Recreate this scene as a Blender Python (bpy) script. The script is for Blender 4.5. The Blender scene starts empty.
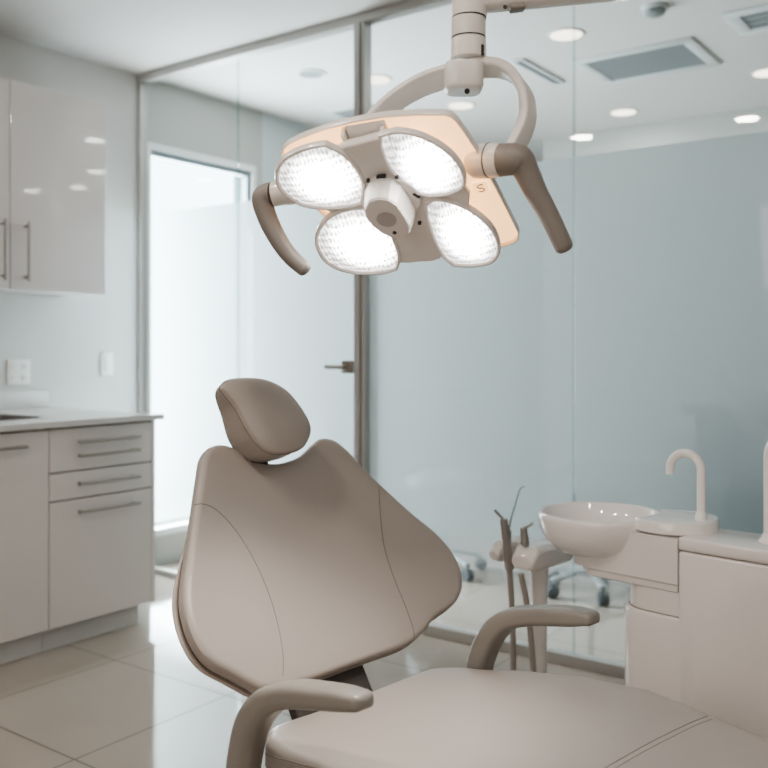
import bpy, bmesh, math
from mathutils import Vector, Matrix
from mathutils.bvhtree import BVHTree

scn = bpy.context.scene
col = scn.collection
PI = math.pi

# ------------------------------------------------------------------ viewpoint and photo survey
CAMH, FPX, HORZ = 1.18, 909.0, 350.0
YAW = math.radians(36.2)
FWD = Vector((-math.sin(YAW), math.cos(YAW), 0))
RGT = Vector((math.cos(YAW), math.sin(YAW), 0))
EYE = Vector((0, 0, CAMH))
UPV = Vector((0, 0, 1))

def ray(px, py):
    return FWD + RGT * ((px - 384) / FPX) + UPV * ((HORZ - py) / FPX)

def P(px, py, d):
    return EYE + ray(px, py) * d

def hit(px, py, org, nrm):
    r = ray(px, py)
    return EYE + r * ((org - EYE).dot(nrm) / r.dot(nrm))

# ------------------------------------------------------------------ materials
def nodes(name):
    m = bpy.data.materials.new(name)
    m.use_nodes = True
    nt = m.node_tree
    nt.nodes.clear()
    out = nt.nodes.new('ShaderNodeOutputMaterial')
    return m, nt, out

def mat(name, color, rough=0.5, metal=0.0, coat=0.0, var=0.03, scale=6.0, bump=0.0, bscale=300.0, spec=0.5, emit=None, estr=0.0, croughness=0.05):
    m, nt, out = nodes(name)
    b = nt.nodes.new('ShaderNodeBsdfPrincipled')
    nt.links.new(b.outputs[0], out.inputs[0])
    tc = nt.nodes.new('ShaderNodeTexCoord')
    n = nt.nodes.new('ShaderNodeTexNoise')
    n.inputs['Scale'].default_value = scale
    n.inputs['Detail'].default_value = 3
    nt.links.new(tc.outputs['Object'], n.inputs['Vector'])
    mx = nt.nodes.new('ShaderNodeMix')
    mx.data_type = 'RGBA'
    a = [max(0, c * (1 - var)) for c in color]
    c2 = [min(1, c * (1 + var)) for c in color]
    mx.inputs['A'].default_value = (*a, 1)
    mx.inputs['B'].default_value = (*c2, 1)
    nt.links.new(n.outputs['Fac'], mx.inputs['Factor'])
    nt.links.new(mx.outputs['Result'], b.inputs['Base Color'])
    b.inputs['Roughness'].default_value = rough
    b.inputs['Metallic'].default_value = metal
    b.inputs['Coat Weight'].default_value = coat
    b.inputs['Coat Roughness'].default_value = croughness
    b.inputs['Specular IOR Level'].default_value = spec
    if emit:
        b.inputs['Emission Color'].default_value = (*emit, 1)
        b.inputs['Emission Strength'].default_value = estr
    if bump:
        n2 = nt.nodes.new('ShaderNodeTexNoise')
        n2.inputs['Scale'].default_value = bscale
        nt.links.new(tc.outputs['Object'], n2.inputs['Vector'])
        bp = nt.nodes.new('ShaderNodeBump')
        bp.inputs['Strength'].default_value = bump
        bp.inputs['Distance'].default_value = 0.001
        nt.links.new(n2.outputs['Fac'], bp.inputs['Height'])
        nt.links.new(bp.outputs[0], b.inputs['Normal'])
    return m

def emission(name, color, s):
    m, nt, out = nodes(name)
    e = nt.nodes.new('ShaderNodeEmission')
    e.inputs[0].default_value = (*color, 1)
    e.inputs[1].default_value = s
    nt.links.new(e.outputs[0], out.inputs[0])
    return m

def glass_mat(name, tint, ior=1.3):
    m, nt, out = nodes(name)
    t = nt.nodes.new('ShaderNodeBsdfTransparent')
    t.inputs[0].default_value = (*tint, 1)
    g = nt.nodes.new('ShaderNodeBsdfGlossy')
    g.inputs['Roughness'].default_value = 0.0
    g.inputs[0].default_value = (1, 1, 1, 1)
    lw = nt.nodes.new('ShaderNodeLayerWeight')
    lw.inputs['Blend'].default_value = 0.5
    pw = nt.nodes.new('ShaderNodeMath')
    pw.operation = 'POWER'
    pw.inputs[1].default_value = 4.0
    nt.links.new(lw.outputs['Facing'], pw.inputs[0])
    f = nt.nodes.new('ShaderNodeMath')
    f.operation = 'MULTIPLY_ADD'
    f.inputs[1].default_value = 0.40
    f.inputs[2].default_value = 0.022
    nt.links.new(pw.outputs[0], f.inputs[0])
    mx = nt.nodes.new('ShaderNodeMixShader')
    nt.links.new(f.outputs[0], mx.inputs[0])
    nt.links.new(t.outputs[0], mx.inputs[1])
    nt.links.new(g.outputs[0], mx.inputs[2])
    nt.links.new(mx.outputs[0], out.inputs[0])
    return m

def film_mat(name, z0, z1, tint, dif):
    # etched film, clear near the floor and milky from z1 up
    m, nt, out = nodes(name)
    tc = nt.nodes.new('ShaderNodeTexCoord')
    sp = nt.nodes.new('ShaderNodeSeparateXYZ')
    nt.links.new(tc.outputs['Object'], sp.inputs[0])
    mr = nt.nodes.new('ShaderNodeMapRange')
    mr.interpolation_type = 'SMOOTHSTEP'
    mr.inputs['From Min'].default_value = z0
    mr.inputs['From Max'].default_value = z1
    mr.inputs['To Min'].default_value = 0.0
    mr.inputs['To Max'].default_value = 0.93
    nt.links.new(sp.outputs['Z'], mr.inputs['Value'])
    t = nt.nodes.new('ShaderNodeBsdfTransparent')
    tl = nt.nodes.new('ShaderNodeBsdfTranslucent')
    tl.inputs[0].default_value = (*tint, 1)
    df = nt.nodes.new('ShaderNodeBsdfDiffuse')
    df.inputs[0].default_value = (*dif, 1)
    m1 = nt.nodes.new('ShaderNodeMixShader')
    m1.inputs[0].default_value = 0.30
    nt.links.new(tl.outputs[0], m1.inputs[1])
    nt.links.new(df.outputs[0], m1.inputs[2])
    m2 = nt.nodes.new('ShaderNodeMixShader')
    nt.links.new(mr.outputs['Result'], m2.inputs[0])
    nt.links.new(t.outputs[0], m2.inputs[1])
    nt.links.new(m1.outputs[0], m2.inputs[2])
    nt.links.new(m2.outputs[0], out.inputs[0])
    return m

def tile_mat():
    m, nt, out = nodes('polished_tile')
    b = nt.nodes.new('ShaderNodeBsdfPrincipled')
    nt.links.new(b.outputs[0], out.inputs[0])
    tc = nt.nodes.new('ShaderNodeTexCoord')
    mp = nt.nodes.new('ShaderNodeMapping')
    mp.inputs['Location'].default_value = (2.267 + 6, -1.587 + 6, 0)
    nt.links.new(tc.outputs['Object'], mp.inputs[0])
    br = nt.nodes.new('ShaderNodeTexBrick')
    br.offset = 0
    br.squash = 1
    br.inputs['Scale'].default_value = 1
    br.inputs['Brick Width'].default_value = 0.6
    br.inputs['Row Height'].default_value = 0.6
    br.inputs['Mortar Size'].default_value = 0.0036
    br.inputs['Mortar Smooth'].default_value = 0.1
    br.inputs['Color1'].default_value = (.46, .40, .35, 1)
    br.inputs['Color2'].default_value = (.445, .385, .335, 1)
    br.inputs['Mortar'].default_value = (.16, .135, .115, 1)
    nt.links.new(mp.outputs[0], br.inputs['Vector'])
    n = nt.nodes.new('ShaderNodeTexNoise')
    n.inputs['Scale'].default_value = 3
    n.inputs['Detail'].default_value = 5
    nt.links.new(tc.outputs['Object'], n.inputs['Vector'])
    mx = nt.nodes.new('ShaderNodeMix')
    mx.data_type = 'RGBA'
    mx.blend_type = 'MULTIPLY'
    mx.inputs['Factor'].default_value = 0.12
    nt.links.new(br.outputs['Color'], mx.inputs['A'])
    nt.links.new(n.outputs['Fac'], mx.inputs['B'])
    nt.links.new(mx.outputs['Result'], b.inputs['Base Color'])
    mr = nt.nodes.new('ShaderNodeMapRange')
    mr.inputs['To Min'].default_value = 0.085
    mr.inputs['To Max'].default_value = 0.6
    nt.links.new(br.outputs['Fac'], mr.inputs['Value'])
    nt.links.new(mr.outputs['Result'], b.inputs['Roughness'])
    b.inputs['Specular IOR Level'].default_value = 0.5
    return m

def lens_mat():
    m, nt, out = nodes('ribbed_lens')
    uv = nt.nodes.new('ShaderNodeUVMap')
    sp = nt.nodes.new('ShaderNodeSeparateXYZ')
    nt.links.new(uv.outputs[0], sp.inputs[0])
    def wave(scale, direction):
        w = nt.nodes.new('ShaderNodeTexWave')
        w.bands_direction = direction
        w.inputs['Scale'].default_value = scale
        w.inputs['Distortion'].default_value = 5.0
        w.inputs['Detail'].default_value = 3
        w.inputs['Detail Scale'].default_value = 2.5
        nt.links.new(uv.outputs[0], w.inputs['Vector'])
        return w
    w1, w2 = wave(6.2, 'X'), wave(3.0, 'Y')
    ml = nt.nodes.new('ShaderNodeMath')
    ml.operation = 'ADD'
    nt.links.new(w1.outputs['Fac'], ml.inputs[0])
    nt.links.new(w2.outputs['Fac'], ml.inputs[1])
    ln = nt.nodes.new('ShaderNodeVectorMath')
    ln.operation = 'LENGTH'
    sb = nt.nodes.new('ShaderNodeVectorMath')
    sb.operation = 'SUBTRACT'
    sb.inputs[1].default_value = (0.58, 0.52, 0)
    nt.links.new(uv.outputs[0], sb.inputs[0])
    nt.links.new(sb.outputs[0], ln.inputs[0])
    mr = nt.nodes.new('ShaderNodeMapRange')
    mr.interpolation_type = 'SMOOTHSTEP'
    mr.inputs['From Min'].default_value = 0.10
    mr.inputs['From Max'].default_value = 0.49
    mr.inputs['To Min'].default_value = 2.6
    mr.inputs['To Max'].default_value = 0.16
    nt.links.new(ln.outputs['Value'], mr.inputs['Value'])
    rb = nt.nodes.new('ShaderNodeMath')
    rb.operation = 'MULTIPLY_ADD'
    rb.inputs[1].default_value = 0.50
    rb.inputs[2].default_value = 0.08
    nt.links.new(ml.outputs[0], rb.inputs[0])
    m3 = nt.nodes.new('ShaderNodeMath')
    m3.operation = 'MULTIPLY'
    nt.links.new(rb.outputs[0], m3.inputs[0])
    nt.links.new(mr.outputs['Result'], m3.inputs[1])
    e = nt.nodes.new('ShaderNodeEmission')
    e.inputs[0].default_value = (1.0, .985, .96, 1)
    sc = nt.nodes.new('ShaderNodeMath')
    sc.operation = 'MULTIPLY'
    sc.inputs[1].default_value = LENS_GAIN
    nt.links.new(m3.outputs[0], sc.inputs[0])
    nt.links.new(sc.outputs[0], e.inputs[1])
    g = nt.nodes.new('ShaderNodeBsdfPrincipled')
    g.inputs['Base Color'].default_value = (.6, .6, .6, 1)
    g.inputs['Roughness'].default_value = .15
    ad = nt.nodes.new('ShaderNodeAddShader')
    nt.links.new(e.outputs[0], ad.inputs[0])
    nt.links.new(g.outputs[0], ad.inputs[1])
    nt.links.new(ad.outputs[0], out.inputs[0])
    return m

LENS_GAIN = 12.0
SPOT = 6.0
M = {}
M['wall'] = mat('wall_paint', (.615, .605, .585), .6, var=.015, scale=2)
M['ceiling'] = mat('ceiling_paint', (.71, .69, .67), .8, var=.01, scale=2)
M['far_wall'] = mat('far_wall_paint', (.50, .505, .48), .5, var=.015, scale=2)
M['pale_panel'] = mat('pale_blue_panel', (.62, .68, .69), .5, var=.015, scale=2)
M['tile'] = tile_mat()
M['gloss_white'] = mat('gloss_lacquer', (.68, .61, .585), .22, coat=.6, var=.01, scale=2, croughness=.03)
M['base_white'] = mat('cabinet_lacquer', (.69, .64, .605), .3, coat=.25, var=.01, scale=2)
M['kick'] = mat('toe_kick_laminate', (.60, .60, .585), .4)
M['gap'] = mat('shadow_gap', (.30, .28, .26), .8)
M['counter'] = mat('stone_worktop', (.60, .57, .545), .2, var=.04, scale=60)
M['steel'] = mat('brushed_steel', (.33, .30, .265), .4, metal=.7, var=.05, scale=40)
M['sink'] = mat('sink_steel', (.25, .23, .22), .35, metal=1)
M['alu'] = mat('anodised_aluminium', (.47, .46, .44), .42, metal=.35, var=.03)
M['joint'] = glass_mat('glass_edge', (.82, .88, .885))
M['glass'] = glass_mat('clear_glass', (.885, .93, .935))
M['film'] = film_mat('etched_film', .20, .48, (.70, .765, .79), (.26, .27, .27))
M['winframe'] = mat('dark_window_frame', (.16, .21, .23), .4)
M['wintrim'] = mat('white_window_trim', (.86, .87, .87), .4)
M['leather'] = mat('taupe_leather', (.385, .345, .316), .36, var=.03, scale=4, bump=.10, bscale=700, spec=.5)
M['shell'] = mat('taupe_plastic_shell', (.46, .40, .36), .32, var=.02)
M['arm'] = mat('warm_grey_armrest', (.255, .235, .212), .30, var=.02, spec=.5)
M['dark'] = mat('dark_bracket', (.075, .068, .062), .45)
M['seam'] = mat('seam_thread', (.24, .205, .18), .7)
M['lamp'] = mat('lamp_plastic', (.79, .75, .715), .28, coat=.2, var=.015)
M['lampwhite'] = mat('lamp_white_plastic', (.74, .70, .66), .3, coat=.2, var=.015)
M['hubface'] = mat('hub_face_plastic', (.78, .73, .70), .4, var=.01)
M['lamphandle'] = mat('lamp_handle_rubber', (.25, .225, .205), .45, var=.02)
M['plate'] = mat('lamp_plate_painted_glow', (.80, .66, .54), .4, var=.02, emit=(1, .58, .27), estr=1.45)  # peach tint and emission put the lamp's warm spill into the surface
M['black'] = mat('black_detail', (.03, .03, .03), .4)
M['lenscam'] = mat('sensor_window', (.47, .44, .42), .3)
M['unit'] = mat('unit_white', (.82, .775, .75), .16, coat=.5, var=.01, scale=2)
M['ceramic'] = mat('bowl_ceramic', (.90, .86, .84), .08, coat=.7, var=.01, scale=2)
M['hose'] = mat('grey_hose', (.36, .33, .30), .5)
M['tool'] = mat('instrument_metal', (.42, .39, .37), .3, metal=.8)
M['teal'] = mat('teal_suction_tube', (.24, .42, .43), .35)
M['plastic'] = mat('white_switch_plastic', (.82, .80, .77), .35, var=.01)
M['slot'] = mat('outlet_slot', (.50, .48, .45), .5)
M['vent'] = mat('vent_grille', (.27, .29, .295), .6)
M['ventframe'] = mat('vent_frame', (.66, .68, .68), .5)
M['castor'] = mat('castor_rubber', (.04, .05, .06), .5)
M['stool'] = mat('stool_grey_shell', (.42, .45, .46), .4)
M['desk'] = mat('added_desk_dark', (.10, .125, .13), .5)
M['downlight'] = emission('downlight_glow', (1.0, .82, .68), 3.6)
M['lens'] = lens_mat()

# ------------------------------------------------------------------ object helpers
def setp(o, label=None, cat=None, group=None, kind=None):
    if label: o['label'] = label
    if cat: o['category'] = cat
    if group: o['group'] = group
    if kind: o['kind'] = kind
    return o

def empty(name, loc, rz=0.0, label=None, cat=None, group=None):
    o = bpy.data.objects.new(name, None)
    o.empty_display_size = .1
    o.location = loc
    o.rotation_euler = (0, 0, rz)
    col.objects.link(o)
    return setp(o, label, cat, group)

def top_matrix(o):
    while o.parent: o = o.parent
    return Matrix.Translation(o.location) @ o.rotation_euler.to_matrix().to_4x4()

def obj(name, bm, m, parent=None, smooth=True, angle=35, sub=0, org=None):
    """link a bmesh given in world coordinates as ONE mesh object; org puts a top-level object's origin there"""
    me = bpy.data.meshes.new(name)
    bmesh.ops.recalc_face_normals(bm, faces=bm.faces[:])
    if parent is not None:
        bm.transform(top_matrix(parent).inverted())
    elif org is not None:
        bm.transform(Matrix.Translation(-Vector(org)))
    if smooth:
        for f in bm.faces: f.smooth = True
        if not sub:
            for e in bm.edges:
                if len(e.link_faces) == 2 and e.calc_face_angle(0) > math.radians(angle): e.smooth = False
    bm.to_mesh(me)
    bm.free()
    ms = m if isinstance(m, (list, tuple)) else [m]
    for x in ms: me.materials.append(x)
    o = bpy.data.objects.new(name, me)
    col.objects.link(o)
    if parent is not None: o.parent = parent
    elif org is not None: o.location = org
    if sub:
        s = o.modifiers.new('sub', 'SUBSURF')
        s.levels = s.render_levels = sub
    return o

def copy_tree(o, parent=None):
    c = o.copy()
    col.objects.link(c)
    if parent is not None: c.parent = parent
    for ch in list(o.children): copy_tree(ch, c)
    return c

def B(): return bmesh.new()

def box(bm, lo, hi, bev=0.0, seg=2, mx=None):
    lo, hi = Vector(lo), Vector(hi)
    c, s = (lo + hi) / 2, hi - lo
    t = bmesh.new()
    bmesh.ops.create_cube(t, size=1, matrix=Matrix.Translation(c) @ Matrix.Diagonal((abs(s.x), abs(s.y), abs(s.z), 1)))
    if bev:
        bmesh.ops.bevel(t, geom=t.edges[:], offset=bev, segments=seg, profile=.5, affect='EDGES')
    if mx is not None: t.transform(mx)
    merge(bm, t)
    return bm

def merge(bm, t):
    vs = [bm.verts.new(v.co) for v in t.verts]
    for v, w in zip(t.verts, vs): v.index = w.index = 0
    t.verts.index_update()
    for f in t.faces:
        try: bm.faces.new([vs[v.index] for v in f.verts])
        except ValueError: pass
    t.free()

def loft(bm, rings, cap0=True, cap1=True, closed=True):
    R = [[bm.verts.new(p) for p in r] for r in rings]
    n = len(R[0])
    for a, b in zip(R, R[1:]):
        for i in range(n if closed else n - 1):
            j = (i + 1) % n
            bm.faces.new((a[i], a[j], b[j], b[i]))
    if cap0: bm.faces.new(list(reversed(R[0])))
    if cap1: bm.faces.new(R[-1])
    return R

def rrect(w, h, r, n=4):
    r = min(r, w / 2 - 1e-5, h / 2 - 1e-5)
    pts = []
    for cx, cy, a0 in ((w/2-r, h/2-r, 0), (-w/2+r, h/2-r, 90), (-w/2+r, -h/2+r, 180), (w/2-r, -h/2+r, 270)):
        for k in range(n + 1):
            a = math.radians(a0 + 90 * k / n)
            pts.append((cx + r * math.cos(a), cy + r * math.sin(a)))
    return pts

def circ(r, n=20):
    return [(r * math.cos(2*PI*k/n), r * math.sin(2*PI*k/n)) for k in range(n)]

def catmull(pts, n=6, closed=False):
    pts = [Vector(p) for p in pts]
    N = len(pts)
    out = []
    rng = range(N) if closed else range(N - 1)
    for i in rng:
        if closed:
            p0, p1, p2, p3 = pts[i-1], pts[i], pts[(i+1) % N], pts[(i+2) % N]
        else:
            p0 = pts[i-1] if i else pts[0] * 2 - pts[1]
            p1, p2 = pts[i], pts[i+1]
            p3 = pts[i+2] if i + 2 < N else pts[-1] * 2 - pts[-2]
        for k in range(n):
            t = k / n
            out.append(0.5 * ((2*p1) + (p2-p0)*t + (2*p0-5*p1+4*p2-p3)*t*t + (3*p1-p0-3*p2+p3)*t**3))
    if not closed: out.append(pts[-1].copy())
    return out

def sweep(bm, pts, sec, up=None, scales=None, cap=True):
    """sweep a closed 2-D section along 3-D points; up keeps the section's second axis close to a direction"""
    pts = [Vector(p) for p in pts]
    rings = []
    prev = None
    for i, p in enumerate(pts):
        t = (pts[min(i+1, len(pts)-1)] - pts[max(i-1, 0)]).normalized()
        if up is not None:
            u = Vector(up)
            s = t.cross(u)
            if s.length < 1e-4: s = t.orthogonal()
            s.normalize()
        else:
            if prev is None: s = t.orthogonal().normalized()
            else: s = (prev - t * prev.dot(t)).normalized()
            prev = s
        v = s.cross(t).normalized()
        sc = scales[i] if scales else (1, 1)
        if not isinstance(sc, (tuple, list)): sc = (sc, sc)
        rings.append([p + s * (x * sc[0]) + v * (y * sc[1]) for x, y in sec])
    loft(bm, rings, cap, cap)
    return bm

def tube(bm, pts, r, n=14, r1=None):
    N = len(pts)
    sc = None
    if r1 is not None: sc = [1 + (r1 / r - 1) * i / (N - 1) for i in range(N)]
    return sweep(bm, pts, circ(r, n), scales=sc)

def lathe(bm, prof, base, axis=(0, 0, 1), n=40):
    """revolve (radius, height) pairs round an axis through base"""
    ax = Vector(axis).normalized()
    x = ax.orthogonal().normalized()
    y = ax.cross(x)
    b = Vector(base)
    rings = [[b + ax * h + (x * math.cos(2*PI*k/n) + y * math.sin(2*PI*k/n)) * max(r, 1e-4) for k in range(n)] for r, h in prof]
    loft(bm, rings)
    return bm

def struct(name, bm, m, parent=None, smooth=False, **k):
    o = obj(name, bm, m, parent, smooth, **k)
    if parent is None: o['kind'] = 'structure'
    return o

def quadbox(name, lo, hi, m, parent=None, bev=0):
    return struct(name, box(B(), lo, hi, bev), m, parent)

# ------------------------------------------------------------------ room
XL, YG, HC = -3.935, 3.168, 2.65           # left wall, glass partition, ceiling height
XR, YB, YF = 2.6, -2.8, 7.6
XW = -2.847                                 # left end of the far back wall
quadbox('floor', (XL-.2, YB-.2, -.1), (XR+.2, YF+.2, 0), M['tile'])
quadbox('ceiling', (XL-.2, YB-.2, HC), (XR+.2, YF+.2, HC+.1), M['ceiling'])
quadbox('wall_left', (XL-.15, YB, 0), (XL, YG, HC), M['wall'])
quadbox('wall_rear', (XL-.15, YB-.15, 0), (XR+.15, YB, HC), M['wall'])
quadbox('wall_right', (XR, YB, 0), (XR+.15, YF, HC), M['wall'])
quadbox('wall_back', (XW, 5.77, 0), (XR, 5.9, HC), M['far_wall'])
quadbox('wall_far', (XL-.15, YF, 0), (XR+.15, YF+.15, HC), M['pale_panel'])
# corridor side wall with the tall window
WY0, WY1, WZ0, WZ1 = 3.225, 4.0, .205, 2.27
bm = B()
box(bm, (XL-.15, YG, 0), (XL, WY0, HC))
box(bm, (XL-.15, WY1, 0), (XL, 4.10, HC))
box(bm, (XL-.15, WY0, 0), (XL, WY1, WZ0))
box(bm, (XL-.15, WY0, WZ1), (XL, WY1, HC))
struct('wall_corridor', bm, M['far_wall'])
quadbox('wall_panel', (XL-.15, 4.10, 0), (XL, YF, HC), M['pale_panel'])
bm = B()
t = .035
box(bm, (XL-.004, WY0-t, WZ1), (XL+.012, WY1+t, WZ1+t))
box(bm, (XL-.004, WY0-t, WZ0-t), (XL+.03, WY1+t, WZ0))
box(bm, (XL-.004, WY0-t, WZ0), (XL+.012, WY0, WZ1))
box(bm, (XL-.004, WY1, WZ0), (XL+.012, WY1+t, WZ1))
w4 = struct('window_4', bm, M['wintrim'])
bm = B()
f = .034
box(bm, (XL-.06, WY0, WZ1-f), (XL-.002, WY1, WZ1))
box(bm, (XL-.06, WY1-f, 1.93), (XL-.002, WY1, WZ1-f))
struct('frame', bm, M['winframe'], w4)
bm = B()
box(bm, (XL-.055, WY0, WZ0), (XL-.050, WY1-f, WZ1-f))
struct('pane', bm, M['glass'], w4)

# glass partition: one fixed pane, a glass door, two big fixed panes
XJ1, XP, XJ2 = -3.204, -2.433, -1.437
GT, ZG0, ZG1 = .010, .035, HC-.035
def pane(name, x0, x1):
    o = quadbox(name, (x0, YG-GT/2, ZG0), (x1, YG+GT/2, ZG1), M['glass'])
    bm = B()
    xa = x0 + (.055 if name == 'window_1' else 0)
    vs = [bm.verts.new(p) for p in ((xa, YG+GT/2+.003, ZG0), (x1, YG+GT/2+.003, ZG0), (x1, YG+GT/2+.003, 1.905), (xa, YG+GT/2+.003, 1.905))]
    bm.faces.new(vs)
    obj('frosted_film', bm, M['film'], o, False)
    return o
pane('window_1', XL+.02, XJ1-.004)
dr = pane('door_1', XJ1+.004, XP-.025)
pane('window_2', XP+.025, XJ2-.003)
pane('window_3', XJ2+.003, XR-.02)
quadbox('trim_1', (XL, YG-.03, HC-.04), (XR, YG+.03, HC), M['alu'])
quadbox('trim_2', (XP, YG-.025, 0), (XR, YG+.025, .04), M['alu'])
bm = B()
box(bm, (XP-.026, YG-.035, 0), (XP+.006, YG+.035, HC-.035), .003)
box(bm, (XP+.010, YG-.028, 0), (XP+.028, YG+.028, HC-.035), .003)
struct('trim_3', bm, M['alu'])
quadbox('trim_4', (XL, YG-.025, 0), (XL+.022, YG+.025, HC-.035), M['alu'])
quadbox('trim_5', (XJ1-.003, YG-.006, 0.03), (XJ1+.003, YG+.008, HC-.035), M['joint'])
quadbox('trim_6', (XJ2-.0026, YG-.006, 0.03), (XJ2+.0026, YG+.008, HC-.035), M['joint'])
quadbox('trim_7', (XL, YG-.02, 0), (XP, YG+.02, .03), M['alu'])
# lever handle on the door
hp = hit(347, 367, Vector((0, YG-.02, 0)), Vector((0, 1, 0)))
bm = B()
box(bm, (hp.x-.028, YG-.03, hp.z-.028), (hp.x+.035, YG-.004, hp.z+.028), .006)
hh = struct('handle', bm, M['steel'], dr, True)
bm = B()
tube(bm, [(hp.x, YG-.03, hp.z), (hp.x, YG-.06, hp.z), (hp.x-.015, YG-.068, hp.z), (hp.x-.085, YG-.068, hp.z)], .009, 12)
struct('lever', bm, M['steel'], hh, True)

# baseboard on the left wall beyond the cabinets
quadbox('baseboard_back', (XW, 5.755, 0), (XR, 5.77, .08), M['wall'])

# ------------------------------------------------------------------ cabinets on the left wall
CX, CE = -3.13, 2.595                       # front plane and right-hand end of the base units
def bar_handle(p0, p1, out, r=.0064, parent=None, standoff=.03):
    p0, p1, out = Vector(p0), Vector(p1), Vector(out)
    d = (p1 - p0).normalized()
    bm = B()
    tube(bm, [p0 + out*standoff, p1 + out*standoff], r, 12)
    for q in (p0 + d*.02, p1 - d*.02):
        tube(bm, [q, q + out*standoff], r*.85, 10)
    return obj('handle', bm, M['steel'], parent)

def front(name, parent, y0, y1, z0, z1, m, x=CX, th=.018):
    g = .0022
    return obj(name, box(B(), (x-th, y0+g, z0+g), (x, y1-g, z1-g), .0012, 1), m, parent, True)

YD = 2.078                                  # split between the drawer unit and the door unit
dc = empty('drawer_cabinet', ((XL+CX)/2, (YD+CE)/2, 0), 0, 'pale lacquered drawer base cabinet with four bar handles at the worktop end', 'cabinet')
bm = B()
box(bm, (XL+.003, YD+.001, .09), (CX-.019, CE-.0185, .70))
obj('carcass', bm, M['gap'], dc)
obj('end_panel', box(B(), (XL+.003, CE-.018, .09), (CX, CE+.001, .878), .001, 1), M['base_white'], dc)
obj('toe_kick', box(B(), (XL+.003, YD+.001, 0), (CX-.045, CE-.055, .095)), M['kick'], dc)
O = (1, 0, 0)
d = front('drawer', dc, YD, CE-.018, .70, .872, M['base_white'])
for z in (.8155, .7595): bar_handle((CX, 2.193, z), (CX, 2.493, z), O, parent=d)
d = front('drawer', dc, YD, CE-.018, .588, .698, M['base_white'])
bar_handle((CX, 2.193, .647), (CX, 2.493, .647), O, parent=d)
d = front('drawer', dc, YD, CE-.018, .092, .586, M['base_white'])
bar_handle((CX, 2.193, .535), (CX, 2.493, .535), O, parent=d)
for k, (y0, y1) in enumerate(((1.478, YD), (.878, 1.478))):
    bc = empty('base_cabinet', ((XL+CX)/2, (y0+y1)/2, 0), 0, ('pale base cabinet with one door, next to the drawer cabinet, under the sink', 'pale base cabinet second from the drawer cabinet, cut by the left picture edge')[k], 'cabinet')
    obj('carcass', box(B(), (XL+.003, y0+.001, .09), (CX-.019, y1-.001, .70 if k == 0 else .868)), M['gap'], bc)
    obj('toe_kick', box(B(), (XL+.003, y0+.001, 0), (CX-.045, y1-.001, .095)), M['kick'], bc)
    d = front('door', bc, y0, y1, .092, .872, M['base_white'])
    bar_handle((CX, y1-.42, .817), (CX, y1-.111, .817), O, parent=d)
# worktop with a hole for the sink
SX0, SX1, SY0, SY1 = -3.66, -3.315, 1.56, 2.19
WX, WE = -3.10, 2.62
bm = B()
for lo, hi in (((XL+.002, .878), (WX, SY0)), ((XL+.002, SY1), (WX, WE)), ((XL+.002, SY0), (SX0, SY1)), ((SX1, SY0), (WX, SY1))):
    box(bm, (*lo, .879), (*hi, .903))
bmesh.ops.remove_doubles(bm, verts=bm.verts[:], dist=1e-4)
setp(obj('worktop', bm, M['counter'], None, False, org=((XL+WX)/2, 1.75, .879)), 'pale stone worktop running over the base cabinets', 'worktop')
bm = B()
rings = []
for z, ins in ((.9045, -.012), (.9045, .004), (.895, .008), (.74, .02), (.73, .05)):
    w, h = (SX1-SX0)-2*ins, (SY1-SY0)-2*ins
    rings.append([((SX0+SX1)/2+x, (SY0+SY1)/2+y, z) for x, y in rrect(w, h, .05)])
loft(bm, rings, False, True)
setp(obj('sink', bm, M['sink'], None, True, org=((SX0+SX1)/2, (SY0+SY1)/2, .73)), 'dark steel inset sink in the worktop', 'sink')
setp(obj('backsplash', box(B(), (XL+.001, .878, .9035), (XL+.02, 2.60, .985), .002), M['counter'], None, org=(XL+.01, 1.74, .9035)), 'low pale stone backsplash strip along the wall behind the worktop', 'backsplash')

# wall cabinet with two glossy doors
UX, UE, UZ0, UZ1 = -3.585, 2.68, 1.444, 2.34
wc = empty('wall_cabinet', ((XL+UX)/2, 2.19, UZ0), 0, 'glossy white wall cabinet with two doors above the worktop', 'cabinet')
obj('carcass', box(B(), (XL+.002, 1.70, UZ0), (UX-.02, UE, UZ1), .001, 1), M['gloss_white'], wc)
for y0, y1, hy in ((1.70, 2.192, 2.152), (2.192, UE, 2.262)):
    d = front('door', wc, y0, y1, UZ0-.004, UZ1, M['gloss_white'], UX)
    bar_handle((UX, hy, 1.475), (UX, hy, 1.735), O, parent=d)

# switch plates
def plate(name, y, z, w, h, label, cat, n):
    t = empty(name, (XL, y, z), 0, label, cat)
    obj('cover_plate', box(B(), (XL+.0005, y-w/2, z-h/2), (XL+.010, y+w/2, z+h/2), .003), M['plastic'], t)
    for k in range(n):
        yy = y + (k-(n-1)/2)*.055
        if cat == 'switch':
            obj('rocker', box(B(), (XL+.009, yy-.017, z-.034), (XL+.015, yy+.017, z+.034), .002), M['plastic'], t)
        else:
            for s in (-1, 1):
                r = obj('socket', box(B(), (XL+.009, yy-.016, z+s*.027-.015), (XL+.012, yy+.016, z+s*.027+.015), .0025), M['plastic'], t)
                bm = B()
                for q in (-.006, .006): box(bm, (XL+.0115, yy+q-.0014, z+s*.027-.005), (XL+.0128, yy+q+.0014, z+s*.027+.006))
                obj('slots', bm, M['slot'], r, False)
plate('power_outlet', 2.446, 1.076, .118, .118, 'white double power outlet on the wall above the worktop', 'outlet', 2)
plate('light_switch', 2.944, 1.107, .072, .116, 'white single light switch on the wall near the glass partition', 'switch', 1)

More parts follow.
